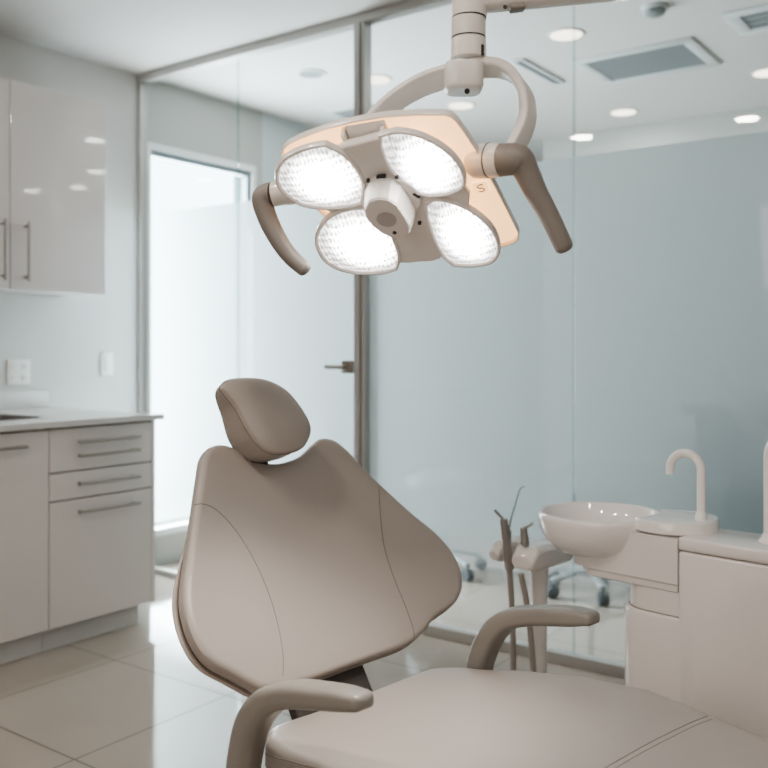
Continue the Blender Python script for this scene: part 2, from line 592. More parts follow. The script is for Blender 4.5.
# ------------------------------------------------------------------ ceiling fittings
def downlight_proto(r=.079):
    t = empty('downlight', (0, 0, HC))
    bm = B()
    lathe(bm, [(r*.90, -.001), (r*.92, -.005), (r*1.05, -.006), (r*1.10, -.003), (r*1.10, 0)], (0, 0, HC), n=32)
    bm2 = B()
    lathe(bm2, [(r*.02, -.0035), (r*.93, -.0035), (r*.93, -.0065), (r*.02, -.0066)], (0, 0, HC), n=32)
    obj('trim_ring', bm, M['ceiling'], t)
    obj('diffuser', bm2, M['downlight'], t)
    return t
beyond = [((-1.815, 3.914), 'lit round downlight in the far ceiling, the large one right of the lamp post'),
          ((-2.946, 3.953), 'lit round downlight close beside the metal post of the partition'),
          ((-2.848, 4.674), 'lit round downlight seen under the curved lamp yoke'),
          ((-2.120, 5.400), 'lit round downlight nearest the far wall, below the big ceiling grille'),
          ((-1.200, 5.080), 'lit round downlight at the right picture edge, right of the big grille'),
          ((-.87, 4.62), 'lit round downlight beyond the glass, outside the right picture edge, nearest the glass'),
          ((-.14, 4.96), 'lit round downlight beyond the glass, outside the right picture edge, middle of three'),
          ((.36, 4.83), 'lit round downlight beyond the glass, outside the right picture edge, farthest right')]
front_l = [((-2.588, .497), 'lit round downlight over the treatment room, near the cabinets'),
           ((-1.539, .355), 'lit round downlight over the treatment room, second from the cabinets'),
           ((-.30, .36), 'lit round downlight over the treatment room, third from the cabinets'),
           ((1.0, .40), 'lit round downlight over the treatment room, farthest from the cabinets')]
proto = downlight_proto()
for i, ((x, y), lab) in enumerate(beyond + front_l):
    o = proto if i == 0 else copy_tree(proto)
    o.location = (x, y, HC)
    setp(o, lab, 'ceiling light', 'round recessed downlights')
    far = y > YG
    L = bpy.data.lights.new('downlight_lamp', 'AREA')
    L.shape = 'DISK'
    L.size = .14
    L.energy = 2.2 if far else 8
    L.color = (1, .91, .82) if not far else (1, .95, .90)
    lo = bpy.data.objects.new('downlight_lamp', L)
    lo.location = (x, y, HC-.012)
    col.objects.link(lo)

t = empty('unlit_downlight', (-3.16, 3.665, HC), 0, 'grey round unlit downlight beyond the left glass pane', 'ceiling speaker')  # recessed downlight left switched off, built as a grey disc
obj('rim', lathe(B(), [(.064, -.001), (.066, -.008), (.078, -.008), (.082, -.004), (.082, 0)], (-3.16, 3.665, HC)), M['ventframe'], t)
obj('grille', lathe(B(), [(.001, -.003), (.066, -.003), (.066, -.006), (.001, -.0061)], (-3.16, 3.665, HC)), M['vent'], t)
t = empty('smoke_detector', (-1.364, 3.83, HC), 0, 'small pale domed smoke detector on the far ceiling by the grille', 'smoke detector')
obj('base', lathe(B(), [(.055, 0), (.055, -.012), (.05, -.014)], (-1.364, 3.83, HC)), M['ventframe'], t)
obj('dome', lathe(B(), [(.045, -.014), (.042, -.03), (.03, -.038), (.001, -.04)], (-1.364, 3.83, HC)), M['vent'], t)

def vent(name, x0, x1, y0, y1, label, fr=.06, slats=9, along='x', inset=True):
    t = empty(name, ((x0+x1)/2, (y0+y1)/2, HC), 0, label, 'air vent')
    bm = B()
    z0, z1 = HC-.012, HC-.0005
    for lo, hi in (((x0, y0), (x1, y0+fr)), ((x0, y1-fr), (x1, y1)), ((x0, y0+fr), (x0+fr, y1-fr)), ((x1-fr, y0+fr), (x1, y1-fr))):
        box(bm, (*lo, z0), (*hi, z1), .003)
    obj('frame', bm, M['ventframe'], t)
    bm = B()
    box(bm, (x0+fr, y0+fr, HC-.006), (x1-fr, y1-fr, HC-.001))
    for k in range(slats):
        if along == 'x':
            yy = y0+fr + (k+.5)*(y1-y0-2*fr)/slats
            box(bm, (x0+fr, yy-.004, HC-.011), (x1-fr, yy+.004, HC-.005))
        else:
            xx = x0+fr + (k+.5)*(x1-x0-2*fr)/slats
            box(bm, (xx-.004, y0+fr, HC-.011), (xx+.004, y1-fr, HC-.005))
    obj('grille', bm, M['vent'], t)
vent('air_vent', -1.965, -1.353, 4.285, 4.775, 'large rectangular grey ceiling grille beyond the right glass pane', .055, 12)
vent('air_vent', -1.155, -.70, 4.07, 4.40, 'pale square ceiling vent at the top right picture corner', .06, 3)
vent('air_vent', -2.205, -2.135, 4.10, 4.60, 'narrow linear slot vent left of the large ceiling grille', .018, 2, 'y')
vent('air_vent', -3.62, -3.28, 4.28, 4.62, 'small grey ceiling vent left of the metal post, beyond the door', .05, 6)

# ------------------------------------------------------------------ rolling stools behind the frosted glass
def stool(x, y, a0, label):
    t = empty('rolling_stool', (x, y, 0), 0, label, 'stool', 'rolling stools behind the frosted glass')
    obj('hub', lathe(B(), [(.035, .085), (.045, .09), (.045, .13), (.03, .15), (.02, .151)], (x, y, 0), n=24), M['stool'], t)
    obj('column', lathe(B(), [(.022, .14), (.022, .44)], (x, y, 0), n=20), M['stool'], t)
    obj('seat', lathe(B(), [(.02, .43), (.17, .44), (.19, .46), (.19, .50), (.17, .52), (.02, .525)], (x, y, 0), n=36), M['stool'], t)
    for k in range(5):
        a = a0 + k*2*PI/5
        dv = Vector((math.cos(a), math.sin(a), 0))
        c = Vector((x, y, 0))
        leg = obj('leg', sweep(B(), [c+dv*.03+UPV*.11, c+dv*.12+UPV*.10, c+dv*.215+UPV*.078], rrect(.032, .024, .008), up=UPV), M['stool'], t)
        tv = dv.cross(UPV)
        w = c + dv*.215 + UPV*.031
        bm = B()
        for s in (-1, 1):
            lathe(bm, [(.02, -.008), (.030, -.008), (.031, -.004), (.031, .004), (.030, .008), (.02, .008)], w + tv*s*.013, tv, 20)
        tube(bm, [w - tv*.02, w + tv*.02], .006, 8)
        tube(bm, [w + UPV*.0, w + UPV*.05], .007, 8)
        obj('castor', bm, M['castor'], leg)
stool(-1.80, 4.15, math.radians(-50), 'grey rolling stool with dark castors behind the glass beside the bowl')
stool(-2.60, 4.08, math.radians(-21), 'grey rolling stool with dark castors behind the glass by the chair backrest')

# ------------------------------------------------------------------ added unseen desk that keeps window light off the frosted film
dk = empty('added_desk', (.1, 3.75, 0), 0, 'added dark grey desk shading the frosted glass, right of the bowl spout', 'desk')
obj('added_desk_body', box(B(), (-1.08, 3.45, .0), (1.3, 4.05, .93), .01), M['desk'], dk)
obj('added_desk_top', box(B(), (-1.12, 3.42, .932), (1.34, 4.08, .97), .006), M['desk'], dk)

# ------------------------------------------------------------------ dental chair
TH = math.radians(45)
def camdir(r, d, z=0): return RGT*r + FWD*d + UPV*z
OC = camdir(-.035, 1.76)                    # floor point under the back edge of the seat
FC = camdir(math.cos(TH), -math.sin(TH))    # chair's forward direction
LC = camdir(math.sin(TH), math.cos(TH))     # across the chair, away from the viewer
def ch(f, l, z): return OC + FC*f + LC*l + UPV*z
CHROT = math.atan2(FC.y, FC.x)
chair = empty('dental_chair', ch(.4, 0, 0), CHROT, 'taupe leather dental treatment chair with headrest and two armrests', 'dental chair')

def pad(outline, to3d, height, thick, edge=.012, seg=4, inner=(.9, .78, .62, .45, .28, .12), backscale=.95):
    """cushion: closed 2-D outline, height field over it, rounded rim and flat back"""
    out = catmull([Vector((*p, 0)) for p in outline], seg, True)
    c = sum(out, Vector()) / len(out)
    W = sum((p - c).length for p in out) / len(out)
    rings = []
    def ring(s, off):
        r = []
        for p in out:
            q = c + (p - c) * s
            r.append(to3d(q.x, q.y, height(q.x, q.y) + off))
        rings.append(r)
    e = edge / W
    ring(backscale * .6, -thick)
    ring(backscale * (1 - e), -thick)
    ring(backscale, -thick * .9)
    ring(1.0, -thick * .62)
    ring(1.0, -edge)
    for a in (25, 50, 70):
        ring(1 - e * (1 - math.cos(math.radians(a))), -edge * (1 - math.sin(math.radians(a))))
    ring(1 - e, 0)
    for s in inner:
        ring((1 - e) * s, 0)
    bm = B()
    loft(bm, rings)
    return bm

def bvh_of(o):
    dg = bpy.context.evaluated_depsgraph_get()
    bpy.context.view_layer.update()
    return BVHTree.FromObject(o, dg), o.matrix_world.copy()

def on_surface(o, pix):
    """points of the photo dropped on the surface of an object, for seams that lie on it"""
    tree, mw = bvh_of(o)
    inv = mw.inverted()
    pts = []
    for px, py in pix:
        r = ray(px, py).normalized()
        h = tree.ray_cast(inv @ EYE, (inv.to_3x3() @ r).normalized())
        if h[0] is not None: pts.append(mw @ h[0])
    return pts

# --- backrest
AL = math.radians(32)
UB = UPV*math.cos(AL) - FC*math.sin(AL)     # up along the backrest
NB = FC*math.cos(AL) + UPV*math.sin(AL)     # out of its front
OB = EYE*0 + camdir(-.11, 1.76, .52) + LC*.085
def g_back(u): return .055 * (u/.36)**2
BO = [(198.5, 470), (192, 516), (185.5, 560), (182.5, 583), (182, 604), (187.5, 629), (197.5, 650), (211, 665), (230, 675.5), (245, 684), (258, 690.5), (275, 691.5), (300, 684), (314, 679.5), (352, 665.5), (376.7, 656.5), (408, 645), (426, 631), (435, 619), (449, 609), (458.5, 600), (463.5, 587), (462.5, 571), (454.5, 553), (438.5, 534), (418, 517), (397.5, 499), (372, 475), (350, 451.7), (337.5, 441), (329.7, 437.8), (321, 437.6), (314, 442), (306, 450), (296, 457.2), (280, 462), (264.6, 462), (251.6, 459), (240, 452.4), (228, 446), (216.5, 443.5), (207, 447), (201, 456)]
def unb(px, py):
    u = v = 0
    for _ in range(8):
        X = hit(px, py, OB + NB*g_back(u), NB) - OB
        u, v = X.dot(LC), X.dot(UB)
    return u, v
bo = [unb(*p) for p in BO]
back3 = lambda u, v, h: OB + LC*u + UB*v + NB*h
def back_h(u, v):
    d = math.exp(-(u/.17)**2 - ((v-.22)/.2)**2)
    return g_back(u) + .006 - .016*d
# shift inwards a little on the near side so that the shell shows along it
cx = sum(p[0] for p in bo)/len(bo)
bf = [(u + .006 if u < cx else u, v) for u, v in bo]
backrest = obj('backrest', pad(bf, back3, back_h, .045, .016), M['leather'], chair)
# rear shell
out = catmull([Vector((*p, 0)) for p in bo], 4, True)
cc = sum(out, Vector())/len(out)
rings = []
for s, off in ((.2, -.095), (.4, -.092), (.6, -.085), (.85, -.070), (.97, -.048), (1.005, -.036), (1.012, -.030), (1.005, -.026), (.96, -.030), (.8, -.034), (.6, -.038), (.4, -.04), (.2, -.042)):
    ring_ = []
    for p in out:
        k = max(0, min(1, (p.y-.22)/.2))
        q = s*(1-.06*k*k*(3-2*k))
        u_, v_ = cc.x+(p.x-cc.x)*q, cc.y+(p.y-cc.y)*q
        ring_.append(back3(u_, v_, g_back(u_)+off))
    rings.append(ring_)
bm = B()
loft(bm, rings)
obj('back_shell', bm, M['shell'], chair)
def seam(o, pix, r=.0010, name='seam'):
    pts = on_surface(o, [(p.x, p.y) for p in catmull([Vector((*q, 0)) for q in pix], 6)])
    if len(pts) > 2:
        obj(name, tube(B(), pts, r, 6), M['seam'], o)
seam(backrest, [(194, 505), (203, 504), (215, 509), (228, 521), (243, 541), (258, 568), (271, 600), (279, 630), (283, 655), (283, 676)])
seam(backrest, [(379, 488), (380, 510), (384, 545), (394, 578), (405, 605), (413, 628), (414, 638)])

# --- headrest
AH = math.radians(22)
UH = UPV*math.cos(AH) - FC*math.sin(AH)
NH = FC*math.cos(AH) + UPV*math.sin(AH)
OH = camdir(-.235, 1.93, 1.02)
HO = [(222, 386), (229, 379), (242, 377), (262, 377.7), (277.6, 383), (290.6, 392.5), (303, 408), (311, 422.5), (312, 433), (307, 444), (298, 450), (284, 453), (271, 451.5), (260, 444), (249, 429), (237, 407), (226, 393)]
ho = []
for p in HO:
    X = hit(*p, OH, NH) - OH
    ho.append((X.dot(LC), X.dot(UH)))
hc = (sum(p[0] for p in ho)/len(ho), sum(p[1] for p in ho)/len(ho))
head3 = lambda u, v, h: OH + LC*u + UH*v + NH*h
hrad = max(abs(p[0]-hc[0]) for p in ho)
def head_h(u, v):
    d = min(1, ((u-hc[0])/hrad)**2 + ((v-hc[1])/.10)**2)
    return .010*(1-d) - .004
out = catmull([Vector((*p, 0)) for p in ho], 5, True)
cc = sum(out, Vector())/len(out)
rings = []
vlo, vhi = min(p.y for p in out), max(p.y for p in out)
for s, off in ((.3, -.098), (.68, -.097), (.88, -.093), (.96, -.083), (.995, -.062), (1.0, -.03), (1.0, -.010), (.985, -.003), (.95, .001), (.85, .004), (.65, .008), (.4, .011), (.15, .012)):
    rings.append([head3(cc.x+(p.x-cc.x)*s, cc.y+(p.y-cc.y)*s, off*(1-(.84*((p.y-vlo)/(vhi-vlo))**2.8 if off < -.01 else 0))) for p in out])
bm = B()
loft(bm, rings)
headrest = obj('headrest', bm, M['leather'], chair)
bm = B()
sm = [head3(cc.x+(p.x-cc.x)*1.002, cc.y+(p.y-cc.y)*1.002, -.010) for p in out]
tube(bm, sm+[sm[0]], .0012, 6)
obj('seam', bm, M['seam'], headrest)
bm = B()
hb = head3(hc[0], hc[1]-.03, -.07)
sweep(bm, [hb, hb - UH*.06 - NH*.012, back3(.0+(hb-OB).dot(LC), .40, -.05)], rrect(.05, .016, .006), up=NB)
obj('headrest_post', bm, M['dark'], headrest)

# --- seat and leg rest
def interp(x, tab):
    if x <= tab[0][0]: return tab[0][1]
    for (a, b), (c, d) in zip(tab, tab[1:]):
        if x <= c:
            t = (x-a)/(c-a)
            t = t*t*(3-2*t)*.5 + t*.5
            return b + (d-b)*t
    return tab[-1][1]
ZT = [(-.04, .508), (.06, .514), (.195, .535), (.32, .552), (.44, .560), (.55, .549), (.65, .538), (.9, .51), (1.25, .47)]
def seat_h(f, l):
    return interp(f, ZT) - .010*max(0, 1-(l/.22)**2)*max(0, 1-((f-.2)/.3)**2)
def sym(half):
    return [(f, l) for f, l in half] + [(f, -l) for f, l in reversed(half)]
def rimmed(f0, f1, wtab, r0, r1, n=10):
    """half outline of a cushion between f0 and f1 with rounded corners"""
    h = []
    w0, w1 = interp(f0, wtab), interp(f1, wtab)
    h += [(f0, .0001), (f0, (w0-r0)*.5), (f0, w0-r0)]
    h += [(f0+r0*(1-math.cos(a)), w0-r0+r0*math.sin(a)+0*a) for a in (PI/6, PI/3)]
    fa, fb = f0+r0, f1-r1
    for k in range(n+1):
        f = fa+(fb-fa)*k/n
        h.append((f, interp(f, wtab)))
    h += [(f1-r1*(1-math.sin(a)), w1-r1+r1*math.cos(a)) for a in (PI/6, PI/3)]
    h += [(f1, w1-r1), (f1, (w1-r1)*.5)]
    return [h[0]] + h[1:] + [(f1, 0.0001)] 
WT = [(-.04, .245), (.05, .262), (.2, .300), (.5, .302), (.66, .298), (1.25, .21)]
seat3 = lambda f, l, z: ch(f, l, z)
def cushion(f0, f1, r0, r1, thick, edge):
    half = rimmed(f0, f1, WT, r0, r1)
    ol = half[1:-1] + [(f, -l) for f, l in reversed(half[1:-1])]
    return pad(ol, seat3, seat_h, thick, edge, seg=3)
seat = obj('seat', cushion(-.035, 1.25, .06, .10, .085, .020), M['leather'], chair)
seam(seat, [(708, 716), (690, 723), (665, 735), (640, 748), (605, 768), (580, 784)], .0008)
seam(seat, [(712, 719), (694, 726), (669, 738.5), (644, 751.5), (609, 772), (584, 788)], .0006)
seam(seat, [(262, 752), (275, 757), (300, 764), (330, 772)], .0013)
# --- frame, bracket, base
def fbox(bm, f0, f1, l0, l1, z0, z1, bev=.01, seg=3):
    t = bmesh.new()
    mx = Matrix(((FC.x, LC.x, 0, OC.x), (FC.y, LC.y, 0, OC.y), (0, 0, 1, 0), (0, 0, 0, 1)))
    box(t, (f0, l0, z0), (f1, l1, z1), bev, seg, mx)
    merge(bm, t)
    return bm
bm = B()
rings = []
for f, w, za, zb in ((-.02, .15, .33, .425), (.1, .19, .31, .43), (.5, .20, .33, .45), (.8, .16, .38, .44), (1.1, .12, .39, .42)):
    rings.append([ch(f, x, (za+zb)/2+y) for x, y in rrect(w*2, zb-za, .03)])
loft(bm, rings)
obj('seat_frame', bm, M['shell'], chair)
# bracket that carries the backrest
pb = hit(318, 672, OB - NB*.04, NB)
pb = pb + LC*.02
lb = (pb-OC).dot(LC)
bm = B()
sweep(bm, [ch(-.005, lb, .36), ch(-.055, lb, .40), ch(-.085, lb, .47), OB+LC*(pb-OB).dot(LC)+UB*.04-NB*.055, OB+LC*(pb-OB).dot(LC)+UB*.2-NB*.065], rrect(.20, .03, .008), up=FC)
obj('back_bracket', bm, M['dark'], chair)
bm = B()
rings = [[ch(.32+x, y, z) for x, y in rrect(.34*s, .24*s, .08*s)] for z, s in ((.03, 1.15), (.06, 1.0), (.2, .85), (.34, .95))]
loft(bm, rings)
obj('column', bm, M['shell'], chair)
bm = B()
rings = [[ch(.42+x, y, z) for x, y in rrect(.85*s, .48*s, .14*s, 6)] for z, s in ((0, 1), (.02, 1), (.035, .97), (.04, .9))]
loft(bm, rings)
obj('floor_plate', bm, M['shell'], chair)
# --- armrests: centre lines read from the photo in the vertical planes of the two arms
def arm(pix, l, th):
    org = ch(0, l, 0)
    pts = []
    for px, py in pix:
        pts.append(hit(px, py, org, LC))
    pts = catmull(pts, 6)
    N = len(pts)
    sec = rrect(.052, 1.0, .022 , 4)
    bm = B()
    ths = [interp(i/(N-1), th) for i in range(N)]
    rings = []
    for i, p in enumerate(pts):
        t = (pts[min(i+1, N-1)]-pts[max(i-1, 0)]).normalized()
        v = LC.cross(t).normalized()
        k = i/(N-1)
        w = .046 + .012*math.sin(PI*min(1, k))
        e = 1.0
        rings.append([p + LC*x*e + v*y*e for x, y in rrect(w, ths[i], min(ths[i], w)*.36, 4)])
    # rounded tip
    p, t = pts[-1], (pts[-1]-pts[-2]).normalized()
    v = LC.cross(t).normalized()
    for dx, s in ((.006, .93), (.011, .78), (.0145, .5), (.0155, .2)):
        rings.append([p + t*dx + LC*x*s + v*y*s for x, y in rrect(.046, ths[-1], ths[-1]*.36, 4)])
    loft(bm, rings)
    return obj('armrest', bm, M['arm'], chair)
NEAR = [(243, 800), (243.5, 768), (247, 745), (252, 726), (261, 709), (275, 698), (295, 694), (320, 695.5), (345, 698.5), (360, 701)]
FAR = [(474, 705), (478, 675), (484, 652), (494, 632), (510, 619), (530, 615.5), (555, 615.5), (575, 616.5), (590, 618)]
TH1 = [(0, .058), (.35, .052), (.5, .046), (.65, .040), (.85, .034), (1, .026)]
TH2 = [(0, .056), (.35, .048), (.5, .042), (.65, .038), (.85, .036), (1, .026)]
arm(NEAR, -.303, TH1)
arm(FAR, .303, TH2)
for l in (-.303, .303):
    s = -1 if l < 0 else 1
    bm = B()
    sweep(bm, [ch(.05, s*.12, .385), ch(.045, s*.22, .385), ch(.035, s*.285, .40), ch(.03, s*.303, .44)], rrect(.05, .05, .015), up=FC)
    obj('arm_bracket', bm, M['arm'], chair)

# ------------------------------------------------------------------ dental unit with the rinsing bowl
unit = empty('dental_unit', ch(.6, .835, 0), CHROT, 'glossy white dental unit cabinet with rinsing bowl and two spouts', 'dental unit')
l0, l1 = .75, .92
lm, hw = (l0+l1)/2, (l1-l0)/2
def capsule(f0, f1, w, n=12, both=False):
    pts = []
    for k in range(n+1):
        a = PI/2 + PI*k/n
        pts.append((f0 + w + w*math.cos(a), lm + w*math.sin(a)))
    if both:
        for k in range(n+1):
            a = -PI/2 + PI*k/n
            pts.append((f1 - w + w*math.cos(a), lm + w*math.sin(a)))
    else:
        pts += [(f1, lm-w), (f1, lm+w)]
    return pts
def cap_loft(bm, f0, f1, w, zs, both=False):
    """zs: list of (z, inset)"""
    loft(bm, [[ch(f, l, z) for f, l in capsule(f0+i, f1-i, w-i, both=both)] for z, i in zs])
    return bm
bm = B()
cap_loft(bm, .088, .30, hw, [(.0, .01), (.05, .01), (.0501, 0), (.548, 0), (.553, .002), (.556, .007)])
obj('column', bm, M['unit'], unit)
bm = B()
fbox(bm, .262, 1.62, l0, l1, .05, .7145, .008)
obj('cabinet', bm, M['unit'], unit)
obj('plinth', fbox(B(), .30, 1.60, l0+.01, l1-.01, 0, .055, .002, 1), M['kick'], unit)
bm = B()
fbox(bm, .262, 1.625, l0-.003, l1+.003, .7165, .748, .008)
obj('worktop', bm, M['unit'], unit)
bm = B()
nk = obj('neck', cap_loft(B(), .100, .30, .072, [(.553, 0), (.615, 0)]), M['unit'], unit)
obj('gap_ring', cap_loft(B(), .097, .30, .0755, [(.554, 0), (.5585, 0)]), M['gap'], nk)
bm = B()
cap_loft(bm, -.035, .258, .078, [(.612, .008), (.616, .002), (.630, 0), (.633, .003)])
obj('bracket_plate', bm, M['unit'], unit)
bm = B()
bz, R, bd = .752, .159, 2.35
bc = camdir(.2376*bd, bd)
fb, lb2 = (bc-OC).dot(FC), (bc-OC).dot(LC)
ZM = [(0, .660), (.07, .662), (.105, .674), (.13, .694), (.146, .718), (.156, .741), (1, .741)]
cap_ = capsule(-.06, .259, .082, n=24)
cap_ = [(f, l) for f, l in cap_[:-2]] + [(-.06+.082+(.259+.06-.082)*k/30, lm-.082) for k in range(1, 31)] + [(.259-(.259+.06-.082)*k/30, lm+.082) for k in range(0, 30)]
rings = [[ch(f, l, z) for f, l in cap_] for z in (.6345, .637)]
for sc_ in (1, .85, .65, .4, .15):
    rr_ = []
    for f, l in cap_:
        f2, l2 = .10+(f-.10)*sc_, lm+(l-lm)*sc_
        rr_.append(ch(f2, l2, interp(math.hypot(f2-fb, l2-lb2), ZM)))
    rings.append(rr_)
loft(bm, rings)
obj('bracket', bm, M['unit'], unit)
# ceramic bowl with spout shelf
bd = 2.35
bc = camdir(.2376*bd, bd)
bz = .752
fb, lb2 = (bc-OC).dot(FC), (bc-OC).dot(LC)
R = .159
bm = B()
prof = [(.035, -.098), (.07, -.097), (.110, -.085), (.140, -.060), (.155, -.030), (R, -.006), (R+.0005, .002), (R-.001, .007), (R-.004, .010), (R-.008, .0105), (R-.012, .008), (R-.017, -.004), (.130, -.036), (.10, -.060), (.06, -.075), (.02, -.081)]
lathe(bm, prof, bc + UPV*bz, n=64)
bowl = obj('rinsing_bowl', bm, M['ceramic'], unit)
obj('drain', lathe(B(), [(.001, -.080), (.018, -.080), (.020, -.0825), (.001, -.085)], bc+UPV*bz, n=20), M['steel'], bowl)
bm = B()
rings = []
for z, i in ((.744, .004), (.747, 0), (.768, 0), (.773, .003), (.774, .010)):
    pts = []
    for k in range(48):
        a = 2*PI*k/48
        f, l = .195+(.103-i)*math.cos(a), .862+(.108-i)*math.sin(a)
        df, dl = f-fb, l-lb2
        q = math.hypot(df, dl)
        if q < R-.009: f, l = fb+df*(R-.009)/q, lb2+dl*(R-.009)/q
        pts.append(ch(f, l, z))
    rings.append(pts)
loft(bm, rings)
obj('spout_shelf', bm, M['ceramic'], unit)
def spout(f, l, z, hgt, rad, r, dirf, down, flare):
    pts = [ch(f, l, z), ch(f, l, z+hgt*.5), ch(f, l, z+hgt-rad)]
    for k in range(1, 13):
        a = PI*k/12
        pts.append(ch(f + dirf*(rad - rad*math.cos(a)), l, z+hgt-rad + rad*math.sin(a)))
    pts.append(ch(f + dirf*2*rad, l, z+hgt-rad-down))
    bm = B()
    tube(bm, pts, r, 18)
    o = obj('spout', bm, M['ceramic'], unit)
    obj('collar', lathe(B(), [(r*flare, 0), (r*flare, .004), (r*1.25, .012), (r*1.02, .022)], ch(f, l, z), n=24), M['ceramic'], o)
spout(.268, lm+.02, .772, .158, .040, .0105, -1, .014, 1.35)
spout(.440, lm+.005, .747, .245, .05, .0165, 1, .03, 1.7)

# ------------------------------------------------------------------ instrument stand left of the bowl
SF, SL = -.225, .89
st = empty('instrument_stand', ch(SF, SL, 0), CHROT, 'white instrument holder head on a slim post left of the rinsing bowl', 'instrument stand')
def headblock(fa, fb_, la, lc, z0, z1, c):
    bm = B()
    sec = [(fa+.01, z1), (fb_-.014, z1), (fb_, z1-.012), (fb_, z0+.012), (fb_-.012, z0), (fa+.012, z0), (fa, z0+.012), (fa, z1-.012)]
    fm, zm = (fa+fb_)/2, (z0+z1)/2
    rings = []
    for l, sx, dz0, dz1 in ((la, .93, c*.35, -c), (la+c*.9, 1, 0, 0), (lc-c*.5, 1, 0, 0), (lc, .95, c*.2, -c*.3)):
        rings.append([ch(fm+(f-fm)*sx, l, z + (dz1 if z > zm else dz0)) for f, z in sec])
    loft(bm, rings)
    bmesh.ops.bevel(bm, geom=bm.edges[:], offset=.003, segments=2, affect='EDGES')
    return bm
obj('holder_head', headblock(-.250, -.172, .79, .985, .577, .645, .026), M['unit'], st)
obj('holder_fork', headblock(-.336, -.294, .80, .955, .583, .641, .024), M['unit'], st)
obj('fork_bridge', fbox(B(), -.325, -.25, .885, .95, .585, .635, .004), M['unit'], st)
obj('post', lathe(B(), [(.021, .0), (.021, .36), (.023, .50), (.027, .579)], ch(SF, SL, 0), n=28), M['unit'], st)
obj('foot', lathe(B(), [(.12, 0), (.12, .012), (.11, .02), (.03, .028)], ch(SF, SL, 0), n=36), M['unit'], st)

hd = 2.515
def handpiece(name, label, body, tip, hose, rb, rt, tmat, cat='instrument', d=hd):
    t = empty(name, P(*body[-1], d), 0, label, cat)
    b = obj('body', tube(B(), catmull([P(x, y, d) for x, y in body], 5), rb, 16, rb*.8), M['tool'], t)
    obj('tip', tube(B(), catmull([P(x, y, d) for x, y in tip], 5), rt, 10), tmat, t)
    if hose: obj('hose', tube(B(), catmull([P(x, y, d) for x, y in hose], 6), .0085, 12), M['hose'], t)
handpiece('dental_handpiece', 'grey handpiece hanging in the left slot of the holder, angled tip', [(509.5, 569), (507, 548), (503.5, 519)], [(504, 520), (500, 516), (494.5, 510)], [(509.5, 568), (511.5, 600), (513, 640), (514, 690), (518, 730), (528, 745), (536, 735)], .0135, .004, M['tool'])
handpiece('dental_handpiece', 'short grey handpiece standing on the holder head, hooked tip, hose below', [(525, 544.3), (524.5, 537), (523.5, 528)], [(524, 528), (528, 526.5), (533, 523)], [(521, 574), (527, 605), (531, 640), (535, 690), (540, 730)], .0125, .004, M['tool'], d=2.485)
handpiece('suction_tube', 'thin teal suction tube with bent tip rising behind the left handpiece', [(508.5, 530), (509.5, 524), (511, 518)], [(511, 518), (515, 505), (519, 492), (521, 488), (525, 486)], [(508.5, 530), (508, 545), (508, 556)], .004, .0022, M['teal'], 'suction tube', d=2.56)

# ------------------------------------------------------------------ operating lamp
def lv(v): return RGT*v[0] + FWD*v[1] + UPV*v[2]
LA = lv((.93, -.36, .088)).normalized()
LBv = lv((.342, .741, -.579))
LN = LA.cross(LBv).normalized()
if LN.z > 0: LN = -LN                        # out of the lamp face, towards the chair
LB = LN.cross(LA).normalized()
if LB.z > 0: LB = -LB
DL = 1.5
OL = P(392, 195, DL)                         # middle of the lamp face
def lp(px, py, off=0.0):
    """photo point on the plane of the lamp face, off metres in front of it"""
    return hit(px, py, OL + LN*off, LN)
pole_x = P(742, -28, DL)
lamp = empty('dental_lamp', (pole_x.x, pole_x.y, HC), 0, 'beige dental operating lamp with four lit lenses above the chair', 'dental lamp')

def cornered(pts, corners, seg=4):
    """closed smooth outline that keeps sharp corners at the given indices"""
    if not corners: return catmull(pts, seg, True)
    N, out = len(pts), []
    for a, b in zip(corners, corners[1:] + [corners[0] + N]):
        out += catmull([pts[i % N] for i in range(a, b + 1)], seg)[:-1]
    return out
def petal(pix, corners=(), seg=4):
    return cornered([lp(*p) for p in pix], list(corners), seg)
LENSES = [
 [(279, 178), (282, 167), (291.5, 158), (308, 151), (324.4, 147.5), (340.8, 155.7), (352.5, 167.4), (359.5, 180.3), (361, 192), (359.5, 202.5), (345.5, 206), (322, 206.6), (303, 203.7), (288, 194.4), (281, 186)],
 [(382, 138), (400, 134.6), (421, 139.3), (442, 151), (456, 165), (461.6, 178), (459.8, 187), (446.9, 193), (428, 194.5), (416, 191), (406.7, 183.6), (391, 167), (384, 151)],
 [(318.5, 243.6), (320.9, 231.9), (331.4, 219), (347.8, 212), (362, 210.3), (376, 216), (386, 230), (393, 245), (396.5, 257), (394.7, 268), (380.6, 271.7), (357, 271.7), (338.4, 267.5), (325.5, 258.8)],
 [(428, 206), (429.3, 217.8), (435, 236.6), (443.5, 254), (454, 264), (472.7, 264.5), (489, 261.5), (496, 253), (495, 241), (486.7, 227), (470, 213), (451.6, 204.5), (436, 202)],
]
CORNERS = [(4, 9), (0, 8), (4, 9), (0, 4)]
